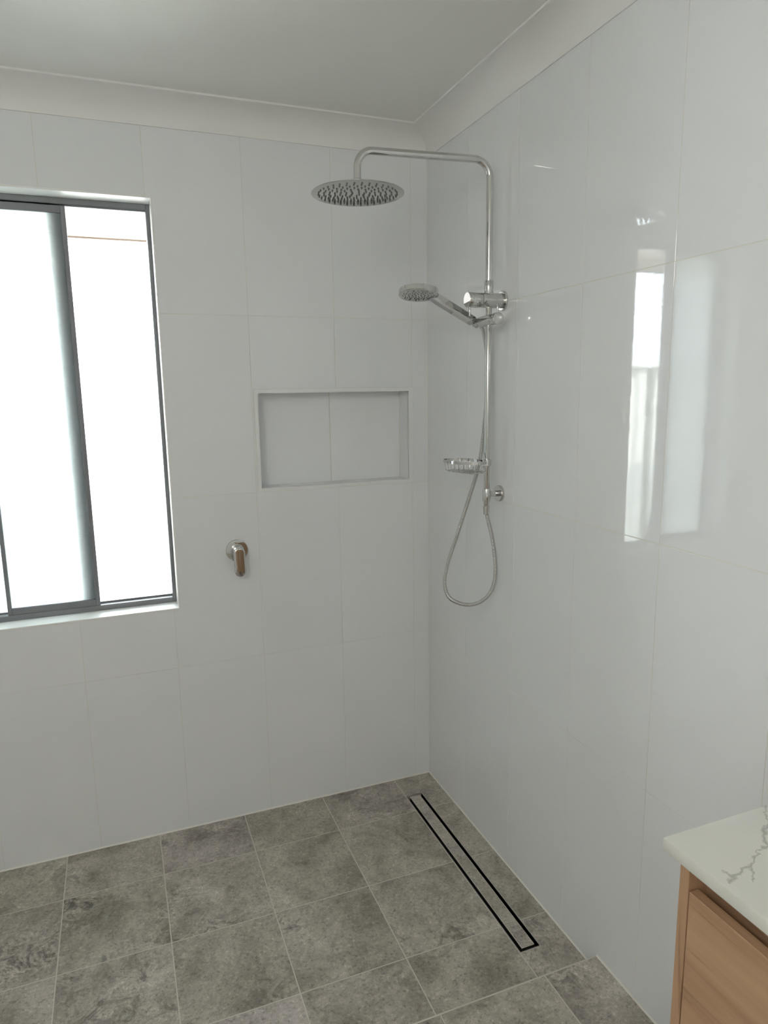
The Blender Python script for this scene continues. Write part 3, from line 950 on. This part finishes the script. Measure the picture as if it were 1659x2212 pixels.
bm.faces.new(rings[0][::-1]); bm.faces.new(rings[-1])
finish(bm, 'lever', 'chrome', mixer, loc=(mx_, -0.045, mz_), smooth=35)

# ------------------------------------------------------------------ linear drain
drain = thing('channel_drain', (-0.1257, -0.5345, 0.0), 'long narrow tile-insert channel drain with a black slot, beside the right wall', 'floor drain')
bm = bmesh.new()
for a, b in (((DX0, DY0, -0.0005), (DX0 + 0.0018, DY1, 0.0004)), ((DX1 - 0.0018, DY0, -0.0005), (DX1, DY1, 0.0004)),
             ((DX0 + 0.0018, DY0, -0.0005), (DX1 - 0.0018, DY0 + 0.0018, 0.0004)), ((DX0 + 0.0018, DY1 - 0.0018, -0.0005), (DX1 - 0.0018, DY1, 0.0004))):
    box(bm, a, b)
finish(bm, 'drain_frame', 'steel', drain, loc=(-0.1257, -0.5345, 0))
bm = bmesh.new()
for k, (a, b) in enumerate((((DX0, DY0), (DX0 + 0.0020, DY1)), ((DX1 - 0.0020, DY0), (DX1, DY1)), ((DX0 + 0.0020, DY0), (DX1 - 0.0020, DY0 + 0.0020)),
             ((DX0 + 0.0020, DY1 - 0.0020), (DX1 - 0.0020, DY1)))):
    box(bm, (*a, -0.031), (*b, -0.0005))
box(bm, (DX0 + 0.0018, DY0 + 0.0018, -0.03), (DX1 - 0.0018, DY1 - 0.0018, -0.018))
ch = finish(bm, 'channel', 'black', drain, loc=(-0.1257, -0.5345, -0.02))
ch['label'] = 'channel coloured black for the shade in the slot'
G = 0.0108
tx0, tx1, ty0, ty1 = DX0 + 0.0018 + G, DX1 - 0.0018 - G, DY0 + 0.0018 + G, DY1 - 0.0018 - G
bm = bmesh.new()
for a, b in (((tx0, ty0, -0.0020), (tx0 + 0.0014, ty1, 0.0003)), ((tx1 - 0.0014, ty0, -0.0020), (tx1, ty1, 0.0003)),
             ((tx0 + 0.0014, ty0, -0.0020), (tx1 - 0.0014, ty0 + 0.0014, 0.0003)), ((tx0 + 0.0014, ty1 - 0.0014, -0.0020), (tx1 - 0.0014, ty1, 0.0003)),
             ((tx0 + 0.0014, ty0 + 0.0014, -0.0020), (tx1 - 0.0014, ty1 - 0.0014, -0.0016))):
    box(bm, a, b)
finish(box(bmesh.new(), (tx0 + 0.0002, ty0 + 0.0002, -0.0185), (tx1 - 0.0002, ty1 - 0.0002, -0.0021)), 'insert_core', 'black', drain, loc=(-0.1257, -0.5345, -0.015))
tray = finish(bm, 'insert_tray', 'floor_grout', drain, loc=(-0.1257, -0.5345, -0.01))
cuts = [ty0 + 0.0014, -0.8400, -0.5325, -0.2230, ty1 - 0.0014]
for b0, b1 in zip(cuts, cuts[1:]):
    bm = poly_prism(bmesh.new(), [(tx0 + 0.0016, b0 + FJ, tx1 - 0.0016, b1 - FJ)], fl3, -0.0014, 0.0, 0.0003)
    finish(bm, 'tile', 'floor_tile', tray, loc=((tx0 + tx1) / 2, (b0 + b1) / 2, 0))

# ------------------------------------------------------------------ vanity
VY, VE = -1.7300, -2.95
top = finish(box(bmesh.new(), (-0.4500, VE, 0.9365), (-0.0008, VY, 0.9555), 0.0016, 2), 'vanity_benchtop', 'stone', loc=(0, VY, 0.9365), smooth=35)
tag(top, 'white stone benchtop with a grey vein, on the timber vanity', 'benchtop')
cab = thing('vanity_cabinet', (-0.22, -2.3, 0.36), 'oak-look wall-hung vanity cabinet with drawers, under the stone top', 'cabinet')
CX = -0.4380
finish(box(bmesh.new(), (CX, VY - 0.0375, 0.36), (-0.001, VY - 0.0215, 0.9362), 0.0006, 1), 'side_panel', 'wood_up', cab, loc=(CX, VY - 0.03, 0.36))
finish(box(bmesh.new(), (CX, VE + 0.01, 0.36), (-0.001, VE + 0.026, 0.9362), 0.0006, 1), 'side_panel', 'wood_up', cab, loc=(CX, VE, 0.36))
finish(box(bmesh.new(), (-0.405, VE + 0.026, 0.36), (-0.389, VY - 0.0375, 0.9362)), 'recessed_rail', 'wood_long', cab, loc=(-0.4, -2.2, 0.9))
finish(box(bmesh.new(), (-0.389, VE + 0.026, 0.36), (-0.001, VY - 0.0375, 0.376)), 'bottom_panel', 'wood_long', cab, loc=(-0.2, -2.2, 0.36))
ymid = (VY + VE) / 2 - 0.006
for y0, y1 in ((VY - 0.0395, ymid + 0.0015), (ymid - 0.0015, VE + 0.028)):
    for z0, z1 in ((0.634, 0.8970), (0.362, 0.606)):
        finish(box(bmesh.new(), (CX - 0.0005, y1, z0), (CX + 0.0155, y0, z1), 0.0008, 1), 'drawer_front', 'wood_long', cab, loc=(CX, (y0 + y1) / 2, z0))
